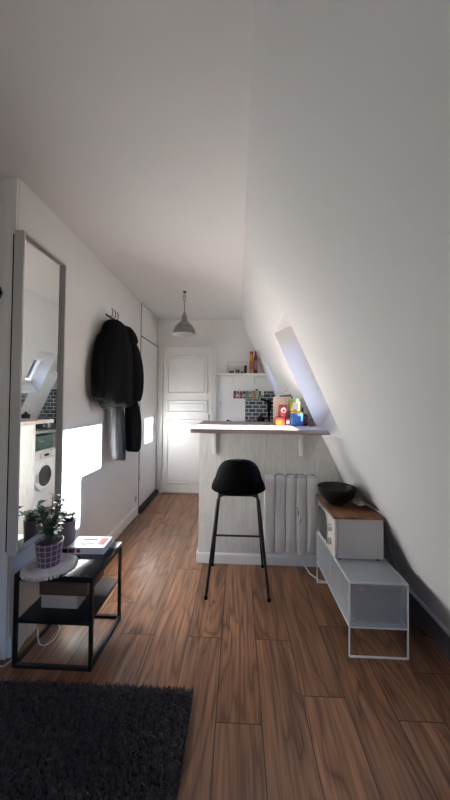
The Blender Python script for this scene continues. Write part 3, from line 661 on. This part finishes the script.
# coats and hooks
hr = thing('coat_hooks', 'small black wire coat hooks on the left wall above the coats', 'hooks', (XL, 2.62, 2.03))
bx('hook_plate', 'black_metal', hr, 0, .006, -.07, .07, -.008, .008)
for k, y in enumerate((-.06, 0, .06)):
    bm = nb(); tube(bm, [(.006, y, 0), (.03, y, -.02), (.055, y, -.01), (.06, y, .03), (.05, y, .055)], .004, 8); obj('hook', bm, 'black_metal', hr, True)
def garment(name, m, lv, folds, seed, lab, cat, parent=None, loc_=(0, 0, 0), pname=None):
    bm = nb(); S = 48; rings = []
    for i, (z, cx, cy, rx, ry) in enumerate(lv):
        ring = []
        for k in range(S):
            a = 2*PI*k/S
            f = 1 + folds[i]*(math.sin(a*7+seed+z*1.3)*.5 + math.sin(a*11+seed*2-z*2)*.35 + noise.noise(Vector((math.cos(a)*2, math.sin(a)*2, z*5+seed)))*.9)
            ring.append(bm.verts.new((cx+rx*f*math.cos(a), cy+ry*f*math.sin(a), z)))
        rings.append(ring)
    for A, B in zip(rings, rings[1:]):
        for k in range(S): bm.faces.new((A[k], A[(k+1) % S], B[(k+1) % S], B[k]))
    bm.faces.new(rings[0]); bm.faces.new(rings[-1][::-1])
    for v in bm.verts:
        v.co.z += folds[-1]*.35*noise.noise(Vector((v.co.x*9, v.co.y*9, seed)))
        v.co.x = max(v.co.x, XL+.012+rnd.random()*.002); v.co -= Vector(loc_)
    o = obj(name if not parent else pname, bm, m, parent, True, angle=170)
    md = o.modifiers.new('s', 'SUBSURF'); md.levels = md.render_levels = 1
    if not parent: tag(o, lab, cat)
    o.location = loc_ if not parent else (0, 0, 0)
    return o
jk = thing('hanging_jacket', 'bulky black hooded jacket hanging on the left wall', 'jacket', (-1.02, 2.58, 1.3))
L0 = (-1.02, 2.58, 1.3)
garment('', 'coat', [(1.985, -1.07, 2.60, .03, .05), (1.96, -1.055, 2.57, .07, .11), (1.92, -1.04, 2.545, .09, .16), (1.84, -1.025, 2.51, .105, .205), (1.72, -1.015, 2.48, .115, .225), (1.58, -1.01, 2.475, .12, .23), (1.45, -1.01, 2.475, .12, .23), (1.34, -1.01, 2.475, .12, .23), (1.26, -1.01, 2.49, .115, .215), (1.245, -1.01, 2.50, .09, .17)], [.03, .04, .06, .08, .10, .12, .13, .15, .16, .12], 1.0, '', '', jk, L0, 'jacket_body')
garment('', 'coat', [(1.945, -1.01, 2.62, .03, .05), (1.91, -.985, 2.62, .06, .09), (1.85, -.97, 2.62, .08, .10), (1.80, -.96, 2.62, .08, .10), (1.77, -.965, 2.61, .05, .07)], [.03, .08, .10, .10, .08], 3.0, '', '', jk, L0, 'hood')
garment('', 'coat', [(1.86, -.98, 2.63, .045, .05), (1.76, -.945, 2.64, .07, .08), (1.60, -.915, 2.655, .072, .085), (1.46, -.90, 2.66, .065, .08), (1.36, -.905, 2.66, .06, .07), (1.30, -.91, 2.66, .05, .065), (1.285, -.91, 2.66, .035, .05)], [.05, .09, .12, .12, .12, .10, .08], 5.0, '', '', jk, L0, 'sleeve')
garment('', 'coat', [(1.84, -1.07, 2.38, .04, .05), (1.74, -1.065, 2.33, .055, .07), (1.60, -1.06, 2.30, .06, .075), (1.46, -1.055, 2.29, .06, .075), (1.36, -1.055, 2.29, .055, .07), (1.315, -1.055, 2.29, .05, .06), (1.305, -1.055, 2.29, .035, .05)], [.05, .09, .12, .12, .12, .10, .08], 7.0, '', '', jk, L0, 'sleeve')
tc_ = garment('long_coat', 'coat2', [(1.40, -1.0, 2.75, .04, .06), (1.2, -.955, 2.755, .07, .085), (1.0, -.955, 2.755, .07, .083), (.86, -.955, 2.755, .068, .08), (.825, -.955, 2.755, .06, .07)], [.04, .08, .12, .14, .14, .1], 2.0, 'long black garment hanging lowest on the right, behind the jacket', 'coat', None, (-.955, 2.755, 1.3))
garment('hanging_trousers', 'denim', [(z_, x_+.005, 2.59, a_, b_) for z_, x_, _, a_, b_ in [(1.31, -1.04, 2.53, .04, .05), (1.2, -1.035, 2.53, .05, .065), (1.0, -1.03, 2.53, .052, .07), (.85, -1.025, 2.53, .055, .072), (.795, -1.02, 2.53, .052, .072), (.785, -1.02, 2.53, .045, .06)]], [.04, .07, .09, .10, .1, .08], 4.0, 'faded grey denim trousers hanging below the black jacket', 'trousers', None, (-1.03, 2.59, 1.1))

# ------------------------------------------------------------------ side table
tx0, tx1, ty0, ty1, tz = -1.078, -.688, 1.455, 1.825, .446
TC = ((tx0+tx1)/2, (ty0+ty1)/2)
stb = thing('side_table', 'black metal two-tier side table below the mirror', 'side table', (TC[0], TC[1], 0))
hx, hy = (tx1-tx0)/2, (ty1-ty0)/2; w = .016
for sx_, sy_ in ((-1, -1), (1, -1), (-1, 1), (1, 1)):
    bm = nb(); bar(bm, (sx_*(hx-w/2), sy_*(hy-w/2), .0), (sx_*(hx-w/2), sy_*(hy-w/2), tz-.012), w); obj('leg', bm, 'black_metal', stb)
for z in (.008, tz-.020):
    bm = nb()
    for s in (-1, 1): bar(bm, (-hx+w, s*(hy-w/2), z), (hx-w, s*(hy-w/2), z), w); bar(bm, (s*(hx-w/2), -hy+w, z), (s*(hx-w/2), hy-w, z), w)
    obj('frame_rail', bm, 'black_metal', stb)
bx('tabletop', 'black_top', stb, -hx, hx, -hy, hy, tz-.0115, tz, bev=.001)
bx('lower_shelf', 'black_metal', stb, -hx+w, hx-w, -hy+.001, hy-.001, .214, .228, bev=.001)
bm = nb()
# woven round mat with fringe
RM = .116
for k in range(10): 
    r = .008 + k*.0105; n_ = max(10, int(r*260)); tube(bm, [(r*math.cos(2*PI*i/n_), r*math.sin(2*PI*i/n_), .006) for i in range(n_)], .0062, 6, closed=True)
mt = tag(obj('round_mat', bm, 'jute', None, True, (-.948, 1.535, tz+.0008)), 'round undyed woven mat with a fringed edge under the purple pot', 'mat')
bm = nb()
for i in range(140):
    a = 2*PI*i/140 + rnd.uniform(-.03, .03); r1 = RM+.008+rnd.random()*.007; c, s = math.cos(a), math.sin(a)
    out_ = (-.948 + r1*c < tx0) or (1.535 + r1*s < ty0-.002)
    if -.948 + r1*c < XL+.02: continue
    pts = [(.106*c, .106*s, .006), ((RM+.004)*c, (RM+.004)*s, .006), (r1*c, r1*s, -.003 if out_ else .003)]
    tube(bm, pts, [.0045, .004, .0025], 5)
obj('fringe', bm, 'jute', mt, True)
# potted plants
def leafpatch(bm, base, d, L, W, curl):
    d = d.normalized(); side = d.cross(Vector((0, 0, 1)));
    if side.length < .05: side = Vector((1, 0, 0))
    side.normalize(); up = side.cross(d); prev = None
    for i in range(5):
        t = i/4; wd = W*math.sin(PI*(.12+.84*t))**.8*(1 if t < 1 else .25); c = base + d*L*t + up*(-curl*t*t*L)
        row = [bm.verts.new(c - side*wd + up*wd*.25), bm.verts.new(c), bm.verts.new(c + side*wd + up*wd*.25)]
        if prev: bm.faces.new((prev[0], prev[1], row[1], row[0])); bm.faces.new((prev[1], prev[2], row[2], row[1]))
        prev = row
def plant(t, z0, nst, h, spread, nl, L, mats, seed, clampx):
    r_ = random.Random(seed); sb = nb(); lb = [nb() for _ in mats]
    for s in range(nst):
        a = 2*PI*s/nst + r_.uniform(-.4, .4); rr = spread*r_.uniform(.35, 1); hh = h*r_.uniform(.6, 1.05)
        p = [Vector((.012*math.cos(a), .012*math.sin(a), z0)), Vector((rr*.35*math.cos(a), rr*.35*math.sin(a), z0+hh*.5)), Vector((rr*math.cos(a), rr*math.sin(a), z0+hh))]
        for q in p: q.x = max(q.x, clampx+.01)
        tube(sb, p, [.004, .003, .002], 5)
        for k in range(nl):
            t_ = .35 + .65*k/(nl-1); b_ = p[0].lerp(p[1], t_*2) if t_ < .5 else p[1].lerp(p[2], t_*2-1)
            aa = r_.uniform(0, 2*PI); d = Vector((math.cos(aa), math.sin(aa), r_.uniform(-.1, .9))); ll = L*r_.uniform(.7, 1.15)
            if (b_ + d.normalized()*ll).x < clampx: d.x = abs(d.x)
            leafpatch(lb[r_.randrange(len(mats))], b_, d, ll, ll*.30, r_.uniform(0, .5))
    obj('stem', sb, 'stem', t, True)
    for b_, m_ in zip(lb, mats):
        if len(b_.faces): obj('foliage', b_, m_, t, True, angle=180)
        else: b_.free()
pp = thing('potted_plant', 'jade-like potted plant in purple pot with pale grid lines', 'potted plant', (-.955, 1.535, tz+.0135))
bm = nb(); lathe(bm, [(0, 0), (.050, 0), (.052, .006), (.066, .120), (.062, .120), (.048, .01), (0, .008)], seg=40); obj('pot', bm, 'grid_pot', pp, True)
bm = nb(); lathe(bm, [(0, .104), (.0600, .100)], seg=24); obj('soil', bm, 'soil', pp, True)
plant(pp, .102, 15, .215, .09, 10, .044, ['leaf', 'leaf', 'leaf2'], 4, -.09)
p2 = thing('potted_plant', 'small leafy plant in mauve-grey pot behind the purple pot', 'potted plant', (-.992, 1.758, tz+.0005))
bm = nb(); lathe(bm, [(0, 0), (.048, 0), (.054, .010), (.051, .012), (0, .006)], seg=32); obj('saucer', bm, 'offwhite', p2, True)
bm = nb(); lathe(bm, [(0, .0065), (.044, .0065), (.050, .15), (.046, .15), (.040, .02), (0, .015)], seg=32); obj('pot', bm, 'mauve_pot', p2, True)
bm = nb(); lathe(bm, [(0, .135), (.0445, .132)], seg=24); obj('soil', bm, 'soil', p2, True)
plant(p2, .13, 8, .075, .06, 7, .040, ['leaf', 'leaf2'], 9, -.07)
# books
def book(name, x, y, z, w, d, h, rot, cover, lab, extra):
    t = thing(name, lab, 'book', (x, y, z), rot)
    bx('pages', 'offwhite', t, -w/2+.003, w/2-.004, -d/2+.002, d/2-.004, .003, h-.003, bev=0)
    bm = nb(); box(bm, -w/2, w/2, -d/2, d/2, 0, .003); box(bm, -w/2, w/2, -d/2, d/2, h-.003, h); box(bm, -w/2, w/2, -d/2-.002, -d/2+.001, .0, h, .0005); obj('cover', bm, cover, t)
    for (nm, a, b, c, e, mm) in extra: bx(nm, mm, t, a, b, c, e, h, h+.0008, bev=0)
    return t
bk = book('book', -.835, 1.735, tz+.0005, .20, .135, .037, math.radians(3), 'white_enamel', 'thick white paperback with red and blue cover marks on table', [('title', -.06, .03, .02, .035, 'grey_box'), ('cover_picture', -.05, .03, -.04, .0, 'blue_label2' if 'blue_label2' in M else 'cream'), ('author_name', .045, .085, -.035, .045, 'red')])
bm = nb(); box(bm, -.095, -.06, -.0708, -.069, .008, .030); box(bm, -.05, -.03, -.0708, -.069, .010, .028); obj('spine_title', bm, 'red', bk)
bm = nb(); box(bm, -.055, -.01, -.03, .01, .0371, .0382); obj('cover_motif', bm, 'blue_sticker', bk)
bb = thing('wooden_box', 'dark brown wooden box on top of the cream box, lower shelf', 'box', (-.885, 1.645, .2285+.066))
bx('box_body', 'brown_box', bb, -.125, .125, -.10, .10, 0, .055, bev=.002); bx('box_lid', 'brown_box', bb, -.127, .127, -.102, .102, .0555, .078, bev=.003)
cbx = bx('cream_box', 'cream', None, -.095, .095, -.098, .098, 0, .065, bev=.003); cbx.location = (-.905, 1.645, .2285); tag(cbx, 'cream cardboard box on the lower shelf of the side table', 'box')

# cables at the lower left
def cable(pts, lab, r=.0035):
    P = [Vector(p) for p in pts]; fine = []
    for i in range(len(P)-1):
        p0, p1, p2_, p3 = P[max(i-1, 0)], P[i], P[i+1], P[min(i+2, len(P)-1)]
        for k in range(6):
            t = k/6; fine.append(.5*((2*p1)+(-p0+p2_)*t+(2*p0-5*p1+4*p2_-p3)*t*t+(-p0+3*p1-3*p2_+p3)*t**3))
    fine.append(P[-1]); bm = nb(); tube(bm, fine, r, 7)
    return tag(obj('power_cable', bm, 'white_cable', None, True, angle=80), lab, 'cable')
cable([(-1.148, 1.455, .012), (-1.12, 1.458, .006), (-1.11, 1.52, .006), (-1.118, 1.60, .05), (-1.122, 1.64, .18)], 'pale cable climbing the left wall behind the side table')
cable([(-1.118, 1.74, .30), (-1.10, 1.68, .12), (-1.04, 1.60, .006), (-.98, 1.62, .006), (-1.0, 1.72, .006), (-1.09, 1.78, .006)], 'pale looped cable on the floor under the side table')
ps = thing('power_strip', 'white power strip standing on the floor in the left corner', 'power strip', (-1.20, 1.452, 0))
bx('strip_body', 'white_plastic', ps, -.05, .045, -.022, .03, 0, .045, bev=.006)
bx('plug', 'black_plastic', ps, -.02, .015, -.015, .02, .0455, .085, bev=.005)

# ------------------------------------------------------------------ rug
rx0, rx1, ry0, ry1 = -1.75, -.185, .35, 1.365
bm = nb(); box(bm, rx0, rx1, ry0, ry1, .0, .012, .004)
rg = thing('shaggy_rug', 'dark charcoal shaggy rug in the lower left corner', 'rug', (0, 0, 0))
obj('rug_backing', bm, 'rugback', rg)
verts, faces = [], []
for i in range(62000):
    y = ry1 - (ry1-ry0)*rnd.random()**1.25; x = rx1 - (rx1-rx0)*rnd.random()
    a = rnd.uniform(0, 2*PI); L = rnd.uniform(.012, .030); le = rnd.uniform(0, .020); wd = .0022
    cx, cy = math.cos(a), math.sin(a); k = len(verts)
    cl = noise.noise(Vector((x*14, y*14, 0)))*.012
    ex = x+cx*le+cl; ey = y+cy*le+cl*.5
    verts += [(x-cy*wd, y+cx*wd, .011), (x+cy*wd, y-cx*wd, .011), ((x+ex)/2+cy*wd*.9, (y+ey)/2-cx*wd*.9, .011+L*.75), ((x+ex)/2-cy*wd*.9, (y+ey)/2+cx*wd*.9, .011+L*.75), (ex, ey, .011+L*.85)]
    faces += [(k, k+1, k+2, k+3), (k+3, k+2, k+4)]
me = D.meshes.new('pile'); me.from_pydata(verts, [], faces); me.materials.append(M['rug']); po = D.objects.new('pile', me); COL.objects.link(po); po.parent = rg; po['kind'] = 'stuff'

# ------------------------------------------------------------------ pendant lamp
pl = thing('pendant_lamp', 'weathered grey metal pendant lamp hanging before the far door', 'lamp', (-.568, 3.15, CEIL))
bm = nb(); tube(bm, [(0, 0, 0), (0, 0, -.03)], .004); tube(bm, [(.0, 0, -.03), (.012, 0, -.045), (.004, 0, -.062), (-.010, 0, -.05)], .004); lathe(bm, [(0, 0), (.02, -.0), (.016, -.012), (0, -.014)]); obj('ceiling_hook', bm, 'black_metal', pl, True)
bm = nb(); tube(bm, [(.0, 0, -.06), (.010, 0, -.075), (.006, 0, -.09), (-.004, 0, -.11), (0, 0, -.16), (0, 0, -.225)], .0035); tube(bm, [(-.012, 0, -.03), (-.02, 0, -.07), (-.006, 0, -.10)], .003); obj('cord', bm, 'cord', pl, True)
bm = nb(); prof = [(0, -.215), (.012, -.22), (.014, -.245), (.026, -.255), (.03, -.30), (.036, -.31), (.05, -.325), (.075, -.35), (.10, -.385), (.118, -.43), (.124, -.448)]
lathe(bm, prof, seg=40); lathe(bm, [(.124, -.448), (.122, -.449), (.115, -.43), (.097, -.388), (.072, -.355), (.045, -.332), (0, -.33)], seg=40); obj('lamp_shade', bm, 'lamp_metal', pl, True, angle=30)
bm = nb(); lathe(bm, [(.1215, -.452), (.1145, -.433), (.0965, -.391), (.0715, -.358), (.0445, -.335), (0, -.334)], seg=40); obj('shade_lining', bm, 'lamp_in', pl, True)
bm = nb(); lathe(bm, [(0, -.338), (.014, -.34), (.016, -.36), (.028, -.385), (.026, -.41), (.012, -.424), (0, -.426)], seg=20); obj('bulb', bm, 'lamp_in', pl, True)

# ------------------------------------------------------------------ light: low sun from the right, blue sky through the roof windows
world = D.worlds.new('sky'); sc.world = world; world.use_nodes = True; nt = world.node_tree
bg = nt.nodes['Background']; sky = N(nt, 'ShaderNodeValToRGB'); tcw = N(nt, 'ShaderNodeTexCoord'); spw = N(nt, 'ShaderNodeSeparateXYZ'); mrw = N(nt, 'ShaderNodeMapRange'); mrw.inputs['From Min'].default_value = -1
nt.links.new(tcw.outputs['Generated'], spw.inputs[0]); nt.links.new(spw.outputs[2], mrw.inputs[0]); nt.links.new(mrw.outputs[0], sky.inputs[0])
e = sky.color_ramp.elements; e[0].position = .3; e[0].color = (.30, .28, .26, 1); e[1].position = 1; e[1].color = (.30, .45, .85, 1)
for p_, c_ in ((.49, (.34, .32, .30, 1)), (.52, (.48, .455, .43, 1)), (.63, (.45, .45, .455, 1)), (.68, (.18, .43, 1.0, 1))):
    q_ = sky.color_ramp.elements.new(p_); q_.color = c_
nt.links.new(sky.outputs[0], bg.inputs[0]); bg.inputs[1].default_value = 2.6
sd = D.lights.new('sun', 'SUN'); sd.energy = 40; sd.angle = math.radians(.6); sd.color = (1, .965, .93)
so = D.objects.new('sun', sd); COL.objects.link(so); so.location = (4, 2, 4)
so.rotation_euler = Vector((-1, -.004, -.455)).to_track_quat('-Z', 'Y').to_euler()
def portal(c, n, w_, h_):
    l = D.lights.new('portal', 'AREA'); l.shape = 'RECTANGLE'; l.size = w_; l.size_y = h_; l.cycles.is_portal = True
    o = D.objects.new('portal', l); COL.objects.link(o); o.location = c; o.rotation_euler = Vector(n).to_track_quat('-Z', 'Y').to_euler()
for c, hh, ww in (w1, w2):
    portal(c+nrm*.05, -nrm, ww+.1, hh+.1)
portal(((WX0+WX1)/2, -2.34, (WZ0+WZ1)/2), (0, 1, 0), WX1-WX0, WZ1-WZ0)

# ------------------------------------------------------------------ camera
cam = D.cameras.new('camera'); co = D.objects.new('camera', cam); COL.objects.link(co); sc.camera = co
cam.sensor_fit = 'VERTICAL'; cam.sensor_height = 36; cam.sensor_width = 36; cam.lens = 305*36/800
cam.shift_x = -.0000852; cam.shift_y = -.0069058; cam.clip_start = .05
Rm = Matrix.Rotation(math.radians(2.44), 3, 'Z') @ Matrix.Rotation(PI/2+math.radians(1.2), 3, 'X') @ Matrix.Rotation(math.radians(.6), 3, 'Z')
co.matrix_world = Matrix.Translation((0, 0, 1.3)) @ Rm.to_4x4()
vs = sc.view_settings; vs.view_transform = 'Standard'; vs.look = 'None'; vs.gamma = 1; vs.use_curve_mapping = False; vs.exposure = 1.86
cy = sc.cycles; cy.max_bounces = 14; cy.diffuse_bounces = 8; cy.glossy_bounces = 6; cy.transparent_max_bounces = 12; cy.use_denoising = True
cy.caustics_reflective = False; cy.caustics_refractive = False; cy.sample_clamp_indirect = 6
